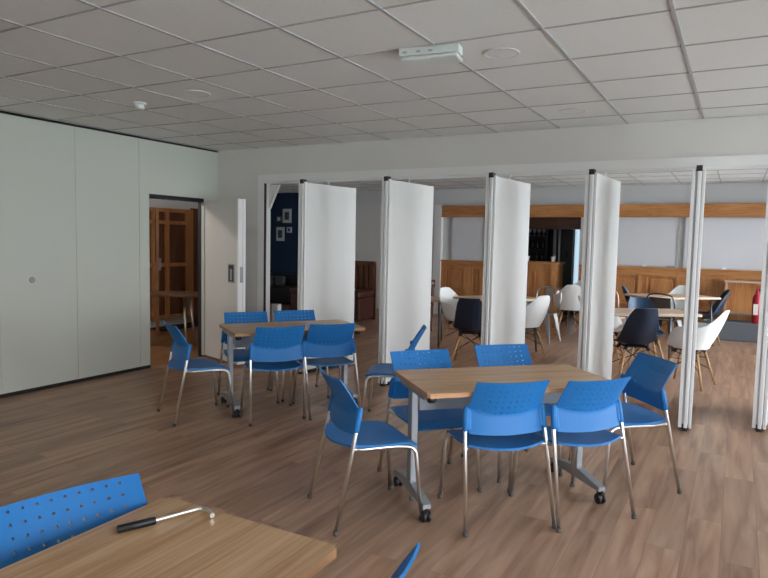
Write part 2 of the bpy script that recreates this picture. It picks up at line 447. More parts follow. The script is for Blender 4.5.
# white boxed panel on the left part of the far wall
struct('trim_6', boxes((-8.2, -5.56, YF-.03, YF, .0, 2.27)), M['white_wall'], 'white panelling on the far wall', 'wall panel')
struct('trim_7', boxes((-5.53, -5.37, YF-.10, YF, 0, 2.25), (-5.56, -5.34, YF-.12, YF, 0, .18)), M['panel'], 'white pilaster ending the oak panelling', 'pilaster')
# oak band, wainscot
OB0, OB1 = 2.0, 2.228
bm = B(); box(bm, -5.37, 1.11, YF-.09, YF-.002, OB0, OB1); box(bm, -5.37, 1.11, YF-.105, YF-.002, OB1-.02, OB1); box(bm, -5.37, 1.11, YF-.105, YF-.002, OB0, OB0+.025)
for x in [-5.2, -4.3, -3.3, -2.33, -1.39, -.45, .49]:
    box(bm, x-.055, x-.045, YF-.094, YF-.08, OB0+.02, OB1-.02); box(bm, x+.045, x+.055, YF-.094, YF-.08, OB0+.02, OB1-.02)
    box(bm, x-.045, x+.045, YF-.097, YF-.08, OB0, OB1)
struct('trim_8', bm, M['oak'], 'oak band running along the top of the boards', 'wood trim')
WH = 1.115
def wainscot(name, xa, xb, stiles, lab):
    bm = B()
    box(bm, xa, xb, YF-.03, YF-.002, .0, WH, 0)
    box(bm, xa, xb, YF-.055, YF-.03, WH-.13, WH, 1); box(bm, xa, xb, YF-.085, YF-.03, WH-.025, WH+.012, 1)
    box(bm, xa, xb, YF-.055, YF-.03, .0, .45, 1)
    for a, b in stiles: box(bm, a, b, YF-.054, YF-.03, .45, WH-.13, 0)
    gaps = [(p[1], q[0]) for p, q in zip(stiles, stiles[1:])]
    for a, b in gaps:
        z0, z1 = .45, WH-.13
        w = .022
        for q in ((a, a+w, z0, z1), (b-w, b, z0, z1), (a, b, z0, z0+w), (a, b, z1-w, z1)): box(bm, q[0], q[1], YF-.062, YF-.03, q[2], q[3], 0)
        box(bm, a+.075, b-.075, YF-.048, YF-.03, z0+.075, z1-.075, 0, .008)
    return struct(name, bm, [M['oakv'], M['oak']], lab, 'wood panelling')
st = []
x = -2.66
for x in (-2.66, -2.15, -1.518, -.90, -.285, .33, .95):
    st.append((x, x+.11))
st[0] = (-2.58, -2.50)
wainscot('trim_9', -2.58, 1.11, st, 'honey oak panelling below the boards on the right')
wainscot('trim_10', -5.37, BX0, [(-5.37, -5.28), (-4.84, -4.69), (-4.50, BX0)], 'honey oak panelling below the boards on the left')
# boards between wainscot and band
def board(x0, x1, lab):
    t = thing('notice_board', lab, 'board', ((x0+x1)/2, YF-.01, (WH+OB0)/2)); w = (x1-x0)/2; h = (OB0-WH)/2
    obj('board_panel', boxes((-w, w, -.02, .008, -h+.012, h)), M['board'], t)
    obj('board_frame', boxes((-w, w, -.03, .008, -h+.012, -h+.035), (w-.02, w, -.03, .008, -h+.035, h), (-w, -w+.02, -.03, .008, -h+.035, h)), M['boardframe'], t)
board(-2.48, -.92, 'grey wall board left of the edge-on panel, above the far white chairs')
board(-.83, 1.0, 'grey wall board above the low bookcase at the right')
board(-5.16, BX0-.02, 'grey wall board above oak panelling beside the white pilaster')
for x, lab in ((-1.45, 'small pale clip on the oak ledge under the left end of a grey board'), (-.20, 'small pale clip on the oak ledge above the bookcase')):
    tag(obj('board_clip', boxes((-.03, .03, -.02, .02, 0, .03), bev=.004), M['alu'], None, (x, YF-.06, WH+.012)), lab, 'clip')
tag(obj('eraser', boxes((-.07, .07, -.02, .02, 0, .03), bev=.005), M['greymetal'], None, (-1.02, YF-.06, WH+.012)), 'long pale eraser lying on the oak ledge beside the edge-on panel', 'eraser')
# left board cable strip etc.
# bar
t = thing('bar_hood', 'dark wooden hood hanging above the bar opening', 'hood', (0, YF, 0))
obj('hood_front', boxes((BX0, BX1-.02, -.02, .03, 1.785, 2.0)), M['hood'], t)
obj('hood_side', boxes((BX1-.06, BX1-.02, .03, .5, 1.785, 2.0)), M['hood'], t)
obj('hood_base', boxes((BX0, BX1-.06, .03, .5, 1.785, 1.80)), M['hood'], t)
t = thing('bar_counter', 'honey oak bar counter with panelled front', 'bar', (0, YF, 0))
bm = B(); CX1 = -3.0
box(bm, BX0+.02, CX1, -.02, .5, 0, 1.11); box(bm, BX0+.02, CX1, -.045, -.02, .98, 1.11); box(bm, BX0+.02, CX1, -.045, -.02, 0, .35)
for a, b in ((-4.4, -4.32), (-3.95, -3.80), (-3.52, -3.42), (-3.08, CX1)): box(bm, a, b, -.044, -.02, .35, .98)
for a, b in ((-3.80, -3.52), (-3.42, -3.08)):
    for q in ((a, a+.02, .35, .98), (b-.02, b, .35, .98), (a, b, .35, .37), (a, b, .96, .98)): box(bm, q[0], q[1], -.052, -.02, q[2], q[3])
obj('counter_body', bm, M['oakv'], t)
obj('counter_top', boxes((BX0+.02, CX1+.03, -.09, .54, 1.11, 1.15), bev=.006), M['oak'], t)
t = thing('bottle_rack', 'black back bar rack holding bottles and glasses', 'shelves', (-3.98, 13.55, 0))
for z in (1.08, 1.36, 1.64): obj('shelf', boxes((-.42, .42, -.16, .16, z, z+.02)), M['barback'], t)
obj('rack_side', boxes((-.45, -.42, -.16, .16, 0, 2.0)), M['barback'], t); obj('rack_side', boxes((.42, .45, -.16, .16, 0, 2.0)), M['barback'], t)
bprof = [(.034, 0), (.037, .01), (.037, .14), (.030, .17), (.013, .20), (.013, .245), (.015, .25)]
gprof = [(.032, 0), (.034, .004), (.006, .01), (.005, .06), (.030, .085), (.036, .13), (.031, .165), (.029, .165), (.02, .1)]
b0 = None
row = ['on the lower shelf of the bar rack', 'on the middle shelf of the bar rack']
for r_, z in enumerate((1.10, 1.38)):
    for k in range(7):
        p = (-4.30 + k*.11, 13.50, z)
        lab = 'dark glass bottle standing ' + row[r_]
        if b0 is None:
            bm = B(); lathe(bm, bprof, seg=14); b0 = tag(obj('bottle', bm, M['bottle'], None, p), lab, 'bottle', 'bottles ' + row[r_])
        else:
            c = b0.copy(); COL.objects.link(c); c.location = p; c['label'] = lab; c['group'] = 'bottles ' + row[r_]
g0 = None
for k in range(8):
    p = (-4.32 + k*.098, 13.48, 1.66)
    if g0 is None:
        bm = B(); lathe(bm, gprof, seg=14); g0 = tag(obj('wine_glass', bm, M['glassware'], None, p), 'clear stemmed glass in the row on the top bar shelf', 'glass', 'glasses on the top bar shelf')
    else:
        c = g0.copy(); COL.objects.link(c); c.location = p
for x, lab in ((-3.62, 'white cup on the bar counter near the middle panel edge'), (-3.12, 'white cup on the right end of the bar counter')):
    bm = B(); lathe(bm, [(.03, 0), (.045, .09), (.047, .1), (.042, .1), (.028, .01)], seg=16)
    tag(obj('cup', bm, M['whiteplastic'], None, (x, YF+.15, 1.15)), lab, 'cup')

# low bookcase, plinth, extinguisher
t = thing('bookcase', 'low oak bookcase with pale edges against the oak wall', 'bookcase', (-.165, YF-.10, .30))
obj('side_panel', boxes((0, .03, -.25, 0, .0, .63)), M['palewood'], t); obj('side_panel', boxes((1.17, 1.2, -.25, 0, .0, .63)), M['palewood'], t)
obj('bookcase_top', boxes((-.01, 1.21, -.26, 0, .63, .66)), M['palewood'], t)
obj('shelf', boxes((.03, 1.17, -.24, -.02, .11, .14)), M['palewood'], t)
obj('back_panel', boxes((.03, 1.17, -.015, 0, 0.0, .63)), M['oakv'], t)
struct('trim_11', boxes((-.45, 1.1, YF-.55, YF-.09, 0, .30), bev=.008), M['carpet'], 'low grey ribbed plinth along the floor', 'plinth')
t = thing('fire_extinguisher', 'red fire extinguisher standing in front of the low bookcase', 'fire extinguisher', (.295, YF-.455, .30))
bm = B(); lathe(bm, [(.058, 0), (.064, .01), (.064, .39), (.055, .44), (.028, .47), (.022, .50)], seg=20); obj('cylinder_body', bm, M['red'], t)
bm = B(); box(bm, -.045, .02, -.066, -.04, .14, .31); obj('label_band', bm, M['label'], t)
bm = B(); lathe(bm, [(.022, .50), (.022, .53), (.012, .55)], seg=12); box(bm, -.02, .09, -.01, .01, .545, .56); box(bm, -.02, .08, -.01, .01, .575, .59); obj('valve_handle', bm, M['red'], t)
bm = B(); tube(bm, arc([(.02, 0, .53), (.10, 0, .52), (.105, 0, .2)], .06), .012, 8); obj('hose', bm, M['black'], t)

# banquette, leather chair, small table, sofa, frames
t = thing('banquette', 'dark slatted banquette with oxblood leather seat beside the second white panel', 'bench', (-6.75, 10.05, 0))
bm = B(); box(bm, -.75, .80, -.25, .30, .03, .44, 0, .03); obj('seat_base', bm, M['leather'], t)
bm = B(); box(bm, -.76, .81, -.28, .28, .44, .57, 0, .04); obj('seat_cushion', bm, M['leather'], t)
bm = B()
for k in range(13): box(bm, -.73+k*.12, -.665+k*.12, .30, .34, .5, 1.08)
box(bm, -.75, .80, .295, .345, 1.03, 1.1); box(bm, -.75, .80, .34, .36, .0, 1.08)
obj('slatted_back', bm, M['redwood'], t)
t = thing('leather_chair', 'oxblood leather chair with rolled top behind the small pale table', 'armchair', (-4.55, 9.25, 0), R(200))
bm = B(); box(bm, -.28, .28, -.28, .26, .22, .46, 0, .04); obj('seat', bm, M['leather'], t)
bm = B(); box(bm, -.28, .28, -.34, -.24, .40, .80, 0, .03); tube(bm, [(-.29, -.30, .80), (.29, -.30, .80)], .065, 14); obj('backrest', bm, M['leather'], t)
for sx in (-1, 1):
    for y in (-.29, .22):
        bm = B(); tube(bm, [(sx*.24, y, .22), (sx*.25, y*1.05, 0)], [.022, .015], 8); obj('leg', bm, M['redwood'], t)
t = thing('side_table', 'small pale topped table beside the white pilaster', 'table', (-4.02, 8.35, 0), R(20))
bm = B(); box(bm, -.35, .32, -.3, .3, .645, .675, 0, .004); obj('tabletop', bm, M['palewood'], t)
for sx in (-1, 1):
    for sy in (-1, 1):
        bm = B(); tube(bm, [(sx*.29, sy*.26, .645), (sx*.30, sy*.27, 0)], .014, 8); obj('leg', bm, M['gunmetal'], t)
t = thing('sofa', 'dark leather sofa under the pictures on the blue wall', 'sofa', (-9.1, 11.5, 0))
bm = B(); box(bm, -.9, .9, -.35, .4, .05, .42, 0, .05); obj('seat', bm, M['darkleather'], t)
bm = B(); box(bm, -.9, .9, .22, .48, .3, .68, 0, .08); obj('backrest', bm, M['darkleather'], t)
for s in (-1, 1):
    bm = B(); box(bm, s*1.0-.12, s*1.0+.12, -.36, .46, .05, .58, 0, .08); obj('armrest', bm, M['darkleather'], t)
for x, lab in ((-9.45, 'small patterned grey cushion at the left of the dark sofa'), (-9.15, 'small patterned grey cushion right of its twin on the dark sofa')):
    bm = B(); box(bm, -.13, .13, -.05, .05, 0, .24, 0, .04); tag(obj('cushion', bm, M['photo'], None, (x, 11.58, .40)), lab, 'cushion')
fr = [(-9.40, 2.03, .24, .33, 'largest white mounted picture, highest on the blue wall'),
      (-9.637, 1.957, .15, .14, 'small dark framed picture left of the highest one'),
      (-9.596, 1.60, .23, .33, 'white mounted picture lowest on the blue wall'),
      (-9.33, 1.70, .13, .13, 'tiny pale picture right of the lowest one')]
for i, (x, z, w, h, lab) in enumerate(fr):
    t = thing('picture_frame', lab, 'picture', (x, YF-.015, z), 0, 'pictures on the blue wall')
    obj('mount', boxes((-w/2, w/2, -.012, .014, -h/2, h/2)), M['paper'] if i != 1 else M['photo'], t)
    obj('print', boxes((-w*.27, w*.27, -.015, -.010, -h*.28, h*.28)), M['photo'] if i != 1 else M['paper'], t)

# splayed wedge at the head of the left jamb, dark seal on the jamb edge
bm = B()
pts = [(OX0, 1.85), (OX0+.145, OZ-.03), (OX0, OZ-.03)]
a = [bm.verts.new((x, YB+WT-.03, z)) for x, z in pts]; b = [bm.verts.new((x, YB+WT+.01, z)) for x, z in pts]
bm.faces.new(a[::-1]); bm.faces.new(b)
for i in range(3): bm.faces.new((a[i], a[(i+1)%3], b[(i+1)%3], b[i]))
struct('trim_12', bm, M['panel'], 'white splayed wedge at the head of the left jamb', 'trim')
struct('trim_16', boxes((OX0-.001, OX0+.010, YB-.03, YB+.0, 0, OZ-.018)), M['gap'], 'black seal along the left jamb', 'seal')
bm = B(); box(bm, -5.08, -4.985, 6.26, 6.34, 0, .67, 0, .004)
tag(obj('low_cabinet', bm, M['panel']), 'narrow white low cabinet by the left jamb behind a blue chair', 'cabinet')

# ------------------------------------------------------------------ small room behind the pass door
struct('wall_side', boxes((-8.45, -8.3, 2.0, 9.0, 0, HC)), M['plaster'], 'white wall of the next room', 'wall')
ang = math.atan2(4.45, -4.6)
bm = B(); box(bm, 0, 6.2, 0, .08, 0, HC)
o = struct('wall_divider', bm, M['plaster'], 'plain wall closing off the next room', 'wall'); o.location = (XL+.15, YB+WT, 0); o.rotation_euler.z = ang
struct('wall_near', boxes((-8.45, XL-.1, 1.9, 2.0, 0, HC)), M['plaster'], 'plain wall of the next room', 'wall')
struct('floor_side', boxes((-8.45, XL-.02, 2.0, YB, -.06, 0), (-8.45, XFL+4.5, YB, 9, -.055, .003)), M['floor2'], 'orange brown boards in the next room', 'floor')
# wood screen on the wall x = -8.3
def yz(bm, x0, x1, y0, y1, z0, z1, mi=0): box(bm, x0, x1, y0, y1, z0, z1, mi)
bm = B(); WX = -8.3
yz(bm, WX, WX+.03, 7.0, 8.02, .16, 1.95, 1)
for y in (7.18, 7.46, 7.90): yz(bm, WX+.03, WX+.07, y-.035, y+.035, .12, 1.95)
yz(bm, WX+.03, WX+.07, 7.93, 8.02, 0, 1.95)
for z in (.16, 1.02, 1.72, 1.92): yz(bm, WX+.03, WX+.065, 7.0, 7.95, z-.03, z+.03)
struct('trim_13', bm, [M['oakv'], M['redwood']], 'brown wooden screen of framed panels', 'wood panelling')
bm = B(); yz(bm, WX, WX+.05, 8.02, 8.75, 0, 1.98)
struct('trim_14', bm, M['redwood'], 'dark red wood panel beside the screen', 'wood panelling')
t = thing('door_3', 'brown wooden door with a dark glazed strip', 'door', (-7.5, 6.60, 0), R(140)); t['kind'] = 'structure'
bm = B(); box(bm, -.0, .62, -.02, .02, .02, 1.90); obj('door_panel', bm, M['darkoak'], t)
bm = B(); box(bm, .12, .5, -.026, .026, 1.1, 1.75); obj('door_glazing', bm, M['barback'], t)
bm = B(); box(bm, .03, .07, -.05, -.02, .98, 1.16); obj('door_handle', bm, M['gunmetal'], t)
struct('trim_15', boxes((WX+.07, WX+.5, 7.0, 8.6, .003, .012)), M['mat'], 'dark mat at the foot of the wooden screen', 'mat')
t = thing('wood_table', 'dark brown table with slim metal legs beyond the open doorway', 'table', (-6.85, 5.95, 0), R(28))
bm = B(); box(bm, -.70, .80, -.32, .22, .71, .74, 0, .006); obj('tabletop', bm, M['walnut'], t)
for x, y in ((-.6, -.15), (.5, -.15), (-.6, .2), (.5, .2)):
    bm = B(); tube(bm, [(x*.9, y*.7, .71), (x, y, 0.003)], .014, 8); obj('leg', bm, M['chrome'], t)

# ------------------------------------------------------------------ ceiling fittings
def downlight(x, y, r, lab):
    t = thing('ceiling_speaker', lab, 'ceiling fitting', (x, y, HC), 0, None)
    bm = B(); lathe(bm, [(r, .003), (r, -.001), (r*.97, -.003), (r*.86, -.003), (r*.86, .003)], seg=36); bz = obj('bezel', bm, M['spk'], t)
    for p in bz.data.polygons: p.use_smooth = False
    bm = B(); lathe(bm, [(r*.86, .002), (r*.86, -.001), (.001, -.0015)], seg=36); gr = obj('grille', bm, M['tile'], t)
    for p in gr.data.polygons: p.use_smooth = False
    return t
downlight(-3.64, 3.58, .105, 'round flush ceiling fitting beside the smoke detector')
downlight(-1.245, 3.56, .105, 'round flush ceiling fitting beside the emergency light')
downlight(-1.24, 5.32, .105, 'round flush ceiling fitting above the opening at the right')
downlight(-2.9, 10.4, .105, 'round ceiling fitting in the far room left of the fourth panel')
downlight(-1.3, 10.6, .105, 'round ceiling fitting in the far room right of the fourth panel')
t = thing('smoke_detector', 'small white smoke detector on the ceiling', 'smoke detector', (-4.32, 3.63, HC))
bm = B(); lathe(bm, [(.05, .002), (.052, -.012), (.045, -.016)], seg=24); obj('detector_base', bm, M['whiteplastic'], t)
bm = B(); lathe(bm, [(.036, -.016), (.036, -.03), (.040, -.034), (.034, -.05), (.015, -.054)], seg=24); obj('sensor_head', bm, M['whiteplastic'], t)
t = thing('emergency_light', 'white rectangular emergency light fixed to the ceiling', 'emergency light', (-1.565, 3.30, HC), R(8))
bm = B(); box(bm, -.172, .172, -.045, .045, -.042, .002, 0, .004)
for x in (-.15, -.07, .0): box(bm, x, x+.025, -.047, -.044, -.03, -.018, 1)
obj('fixture_body', bm, [M['diffuser'], M['greymetal']], t)
bm = B(); box(bm, -.165, .165, -.04, .10, -.066, -.042, 0, .012); tag(obj('diffuser', bm, M['diffuser'], t), 'translucent diffuser')

# ------------------------------------------------------------------ blue stacking chair
def back_pt(u, w):
    """u in -1..1 across, w 0..1 up the backrest"""
    q = 1 - u*u
    zb = .500 - .010*q; zk = .628 - .036*q; zt = .790 - .004*q
    WK = .40
    if w < WK:
        s = w/WK; z = zb + (zk-zb)*s; half = .205 - .003*s; y = -.186 + .026*s
    else:
        s = (w-WK)/(1-WK); z = zk + (zt-zk)*s; half = .202 - .001*s
        y = -.160 - .102*s**1.12
    return Vector((u*half, y - .030*q, z))
def make_backrest():
    bm = B()
    NU = 11; rows_lo, rows_hi = 3, 6
    ws = [.40*j/rows_lo for j in range(rows_lo)] + [.40 + .60*j/rows_hi for j in range(rows_hi+1)]
    us = [-1 + 2*i/NU for i in range(NU+1)]
    cache = {}
    def V(u, w):
        k = (round(u, 5), round(w, 5))
        if k not in cache: cache[k] = bm.verts.new(back_pt(u, w))
        return cache[k]
    for j in range(len(ws)-1):
        for i in range(NU):
            u0, u1, w0, w1 = us[i], us[i+1], ws[j], ws[j+1]; uc, wc = (u0+u1)/2, (w0+w1)/2
            ring = [V(u0,w0), V(uc,w0), V(u1,w0), V(u1,wc), V(u1,w1), V(uc,w1), V(u0,w1), V(u0,wc)]
            if j >= rows_lo and j < len(ws)-1 and 1 <= i < NU-1:
                c = back_pt(uc, wc); rr = .0046
                ex = (back_pt(uc+.02, wc)-back_pt(uc-.02, wc)).normalized(); ey = (back_pt(uc, wc+.02)-back_pt(uc, wc-.02)).normalized()
                inn = []
                for a in (225, 270, 315, 0, 45, 90, 135, 180):
                    inn.append(bm.verts.new(c + rr*(math.cos(R(a))*ex + math.sin(R(a))*ey)))
                for k in range(8):
                    bm.faces.new((ring[k], ring[(k+1)%8], inn[(k+1)%8], inn[k]))
            else:
                c = V(uc, wc)
                for k in range(0, 8, 2): bm.faces.new((ring[k], ring[(k+1)%8], c, ring[(k-1)%8]))
    thicken(bm, .007)
    for sx in (-1, 1):  # sleeves that hold the rear tubes
        tube(bm, [(sx*.224, -.187, .512), (sx*.2235, -.184, .520), (sx*.217, -.161, .628), (sx*.214, -.157, .640)], [.010, .0165, .0165, .009], 12)
        tube(bm, [(sx*.205, -.184, .525), (sx*.201, -.162, .622)], .012, 10)
    return bm
def seat_pt(a, b):
    x = (a-.5)*2; y = -.205 + .385*b
    half = .208 + .012*math.sin(PI*min(1, b*1.1)) - .010*(b > .93)*(b-.93)/.07
    rear = max(0, 1-b*2.2)
    y -= .06*(1-x*x)*rear
    z = .435 + .012*rear**1.5*x*x - .008*(1-x*x)*math.sin(PI*b) - .028*max(0, (b-.72)/.28)**2
    return Vector((x*half, y, z))
def make_blue_chair():
    t = thing('stacking_chair', '-', 'chair')
    bm = B(); grid(bm, seat_pt, 14, 16); thicken(bm, .011)
    obj('seat', bm, M['blue'], t)
    obj('backrest', make_backrest(), M['blue'], t)
    for sx in (-1, 1):
        bm = B(); tube(bm, [(sx*.249, -.291, .012), (sx*.2275, -.187, .50), (sx*.218, -.162, .62)], .0105, 12)
        l = obj('leg', bm, M['chrome'], t)
        bm = B(); lathe(bm, [(.011, 0), (.0135, .003), (.0135, .022), (.0115, .024)], (sx*.2495, -.292, 0), 12); obj('glide', bm, M['rubber'], l)
        bm = B(); tube(bm, arc([(sx*.220, .198, .012), (sx*.206, .162, .400), (sx*.185, .06, .408), (sx*.190, -.15, .411), (sx*.231, -.203, .432)], .05, 6), .0105, 12)
        l = obj('leg', bm, M['chrome'], t)
        bm = B(); lathe(bm, [(.011, 0), (.0135, .003), (.0135, .022), (.0115, .024)], (sx*.2203, .1985, 0), 12); obj('glide', bm, M['rubber'], l)
    bm = B(); tube(bm, [(-.187, -.02, .408), (.187, -.02, .408)], .009, 10); tube(bm, [(-.186, .08, .407), (.186, .08, .407)], .009, 10)
    obj('seat_rail', bm, M['chrome'], t)
    return t
C0 = make_blue_chair()
chairs = [
 (-1.714, 3.006, -39.1, 'blue perforated chair at the left end of the middle table', 'a'),
 (-1.152, 3.343, 42.7, 'blue chair from behind, left of the pair on the near side of the middle table', 'a'),
 (-.807, 3.640, 50.7, 'blue chair from behind, right of the pair on the near side of the middle table', 'a'),
 (-.618, 4.181, 129.6, 'blue chair at the right end of the middle table, beside the edge-on white panel', 'a'),
 (-1.579, 3.519, 228.3, 'blue chair across the middle table, behind its left corner', 'a'),
 (-1.222, 4.055, 225.9, 'blue chair across the middle table, in front of the third white panel', 'a'),
 (-2.486, 4.606, 111.7, 'blue chair standing alone facing left, before the second white panel', 'a'),
 (-3.896, 3.886, -28.0, 'blue chair at the left end of the far table, seen in profile', 'b'),
 (-3.405, 4.213, 53.3, 'blue chair from behind, left of the pair on the near side of the far table', 'b'),
 (-3.160, 4.620, 50.9, 'blue chair from behind, right of the pair on the near side of the far table', 'b'),
 (-3.873, 4.470, 230.4, 'blue chair behind the far table, next to the open white door', 'b'),
 (-3.603, 4.882, 231.8, 'blue chair behind the far table, in front of the dark opening', 'b'),
 (-1.325, 1.005, -105.0, 'large blue perforated chair back at the left of the nearest table', 'c'),
 (-.880, 1.105, 91.0, 'blue chair showing only a back corner at the bottom edge, beside the nearest table', 'c'),
]
G = {'a': 'blue chairs around the middle table', 'b': 'blue chairs around the far table', 'c': 'blue chairs at the nearest table'}
for i, (x, y, th, lab, g) in enumerate(chairs):
    if i == 0:
        C0.location = (x, y, 0); C0.rotation_euler.z = R(th); C0['label'] = lab; C0['group'] = G[g]
    else: dup(C0, (x, y, 0), R(th), lab, G[g])

# ------------------------------------------------------------------ flip-top tables
TL, TW, TH = 1.16, .61, .722
def make_table():
    YO = .06
    t = thing('folding_table', '-', 'table')
    bm = B(); box(bm, -TL/2, TL/2, -TW/2, TW/2, TH-.025, TH, 0)
    bmesh.ops.bevel(bm, geom=[e for e in bm.edges if abs(e.verts[0].co.z-e.verts[1].co.z) > .01], offset=.012, segments=4, affect='EDGES')
    bm.normal_update()
    for f in bm.faces: f.material_index = 0 if abs(f.normal.z) > .5 else 1
    obj('tabletop', bm, [M['beech'], M['beech_edge']], t)
    for sx in (-1, 1):
        x = sx*.535
        bm = B(); box(bm, x-.02, x+.02, YO-.035, YO+.035, .10, TH-.06, 0, .005); obj('leg', bm, M['greymetal'], t)
        bm = B()
        prof = [(-.27, .075), (.27, .075), (.27, .10), (.05, .135), (-.05, .135), (-.27, .10)]
        a = [bm.verts.new((x-.022, p+YO, z)) for p, z in prof]; b = [bm.verts.new((x+.022, p+YO, z)) for p, z in prof]
        bm.faces.new(a); bm.faces.new(b[::-1])
        for i in range(6): bm.faces.new((a[i], b[i], b[(i+1)%6], a[(i+1)%6]))
        f = obj('foot_bar', bm, M['greymetal'], t)
        for sy in (-1, 1):
            bm = B(); yy = YO + sy*.255
            for o_ in (-.014, .014):
                lathe(bm, [(.006, -.009), (.026, -.009), (.030, -.006), (.030, .006), (.026, .009), (.006, .009)], (x+o_, yy, .030), 18, axis='x')
            box(bm, x-.006, x+.006, yy-.02, yy+.026, .03, .078); tube(bm, [(x, yy, .05), (x, yy, .078)], .010, 8)
            obj('castor', bm, M['black'], f)
        bm = B(); box(bm, x-.03, x+.03, -.20, .20, TH-.060, TH-.025, 0, .004)
        obj('tilt_bracket', bm, M['greymetal'], t)
        bm = B(); lathe(bm, [(.001, -.022), (.018, -.02), (.022, -.012), (.022, .012), (.018, .02), (.001, .022)], (x-sx*.0, -.235, TH-.045), 14, axis='x')
        tag(obj('release_knob', bm, M['black'], t), 'black release knob')
    bm = B(); box(bm, -.515, .515, YO-.02, YO+.02, TH-.11, TH-.07); obj('cross_beam', bm, M['greymetal'], t)
    bm = B(); box(bm, -.515, .515, YO-.055, YO-.043, TH-.17, TH-.035, 0, .003); obj('modesty_panel', bm, M['palegrey'], t)
    return t
T0 = make_table(); T0.location = (-1.142, 3.524, 0); T0.rotation_euler.z = R(44.8)
T0['label'] = 'beech topped folding table in the middle, ringed by blue chairs'; T0['group'] = 'beech folding tables'
dup(T0, (-3.434, 4.520, 0), R(55.3), 'beech topped folding table at the back left, near the open white door', 'beech folding tables')
dup(T0, (-1.142, .730, 0), R(90.6), 'beech topped folding table nearest to us with a black handled tool on it', 'beech folding tables')

# crank tool on the nearest table
t = thing('crank_handle', 'bent steel crank tool with black rubber grip on the nearest table', 'tool', (-1.372, 1.070, TH))
d = Vector((.095, .212, 0)); d.normalize(); nrm = Vector((d.y, -d.x, 0))
rr = .0105
p0 = Vector((0, 0, rr)); p1 = p0 + d*.098; p2 = p0 + d*.222 + Vector((0,0,.004)); p3 = p2 + nrm*.024 + d*.016; p4 = p3 + nrm*.026 - d*.002 - Vector((0, 0, .006))
bm = B(); tube(bm, [p0, p0+d*.002, p0+d*.096, p1], [.008, rr, rr, .0085], 14); obj('grip', bm, M['grip'], t)
bm = B(); tube(bm, [p1-d*.002] + arc([p1, p2, p3, p4], .016, 6)[0:], .0052, 12)
tube(bm, [p4-nrm*.006, p4+nrm*.003], .0072, 10)
obj('shaft', bm, M['chrome'], t)

# ------------------------------------------------------------------ shell chairs of the far room
def sm(x, a, b):
    x = max(0, min(1, (x-a)/(b-a))); return x*x*(3-2*x)
def shell(arm):
    bm = B(); NT, NS = 36, 14
    def S(th, t):
        q = abs(th)                      # 0 front .. pi back
        dg = math.degrees(q)
        if arm:
            Rr = .225 + .060*sm(dg, 20, 85) - .035*sm(dg, 110, 180)
            zr = .435 + .225*sm(dg, 25, 85) + .185*sm(dg, 118, 165)
        else:
            Rr = .235 - .01*sm(dg, 20, 90) + .015*sm(dg, 90, 180)
            zr = .432 + .035*sm(dg, 30, 90) + .375*sm(dg, 108, 152)
        k = .50
        if t < k: r = Rr*.76*t/k; z = (.405 if arm else .428) + .012*(t/k)**2
        else:
            s = (t-k)/(1-k); r = Rr*(.76+.24*math.sin(s*PI/2)); zb = .417 if arm else .440; z = zb + (zr-zb)*(s**1.25)
        lean = .11*max(0, (z-.45))/.38*sm(dg, 90, 150)
        return Vector((math.sin(th)*r, math.cos(th)*r - lean, z))
    c = bm.verts.new(S(0, 0)); rings = []
    for j in range(1, NS+1): rings.append([bm.verts.new(S(-PI+2*PI*i/NT, j/NS)) for i in range(NT)])
    for i in range(NT): bm.faces.new((c, rings[0][i], rings[0][(i+1)%NT]))
    for a, b in zip(rings, rings[1:]):
        for i in range(NT): bm.faces.new((a[i], b[i], b[(i+1)%NT], a[(i+1)%NT]))
    thicken(bm, .008)
    return bm
def make_shell_chair(name, m, arm):
    t = thing(name, '-', 'chair')
    obj('seat_shell', shell(arm), m, t)
    for sx in (-1, 1):
        for sy in (-1, 1):
            bm = B(); tube(bm, [(sx*.125, sy*.115, .385), (sx*.225, sy*.215, 0)], [.015, .010], 10)
            l = obj('leg', bm, M['legwood'], t)
            bm = B(); tube(bm, [(sx*.10, sy*.09, .408), (sx*.132, sy*.122, .365)], .02, 8); obj('leg_socket', bm, M['black'], l)
    bm = B()
    for sx in (-1, 1):
        tube(bm, [(sx*.135, -.125, .385), (-sx*.185, .175, .17)], .004, 6); tube(bm, [(sx*.135, .125, .385), (-sx*.185, -.175, .17)], .004, 6)
        tube(bm, [(sx*.155, -.145, .30), (sx*.155, .145, .30)], .004, 6)
    box(bm, -.11, .11, -.10, .10, .392, .404)
    obj('wire_brace', bm, M['wire'], t)
    return t
WA = make_shell_chair('shell_armchair', M['whiteplastic'], True)
NA = make_shell_chair('shell_chair', M['navy'], False)
def put(proto, used, x, y, face, label, group, cat='chair'):
    if proto.name not in used:
        used.add(proto.name); proto.location = (x, y, 0); proto.rotation_euler.z = R(face-90); proto['label'] = label; proto['group'] = group; return proto
    return dup(proto, (x, y, 0), R(face-90), label, group)
U = set()
gw = 'white shell armchairs in the far room'
put(WA, U, -3.31, 8.22, -22, 'white shell armchair facing right beside the navy chair, between the second and third panels', gw)
put(WA, U, -2.42, 8.14, 152, 'white shell armchair facing left, just right of the third panel', gw)
put(WA, U, -2.40, 10.75, 105, 'white shell armchair with its back to us, behind the metal chair', gw)
put(WA, U, -2.55, 11.5, 250, 'white shell armchair farthest back, below the bar end', gw)
put(WA, U, -.41, 7.58, 166, 'white shell armchair in profile, right of the edge-on panel', gw)
put(WA, U, -.86, 11.45, 255, 'white shell armchair at the back of the far table, in front of the oak panelling', gw)
put(WA, U, -1.43, 8.45, 20, 'white shell armchair mostly hidden by the fourth panel, left of the navy chair', gw)
gn = 'navy shell chairs in the far room'
put(NA, U, -2.80, 7.27, 105, 'navy shell chair with its back to us, left of the third panel', gn)
put(NA, U, -.96, 7.42, 118, 'navy shell chair with its back to us at the near side of the pale table', gn)
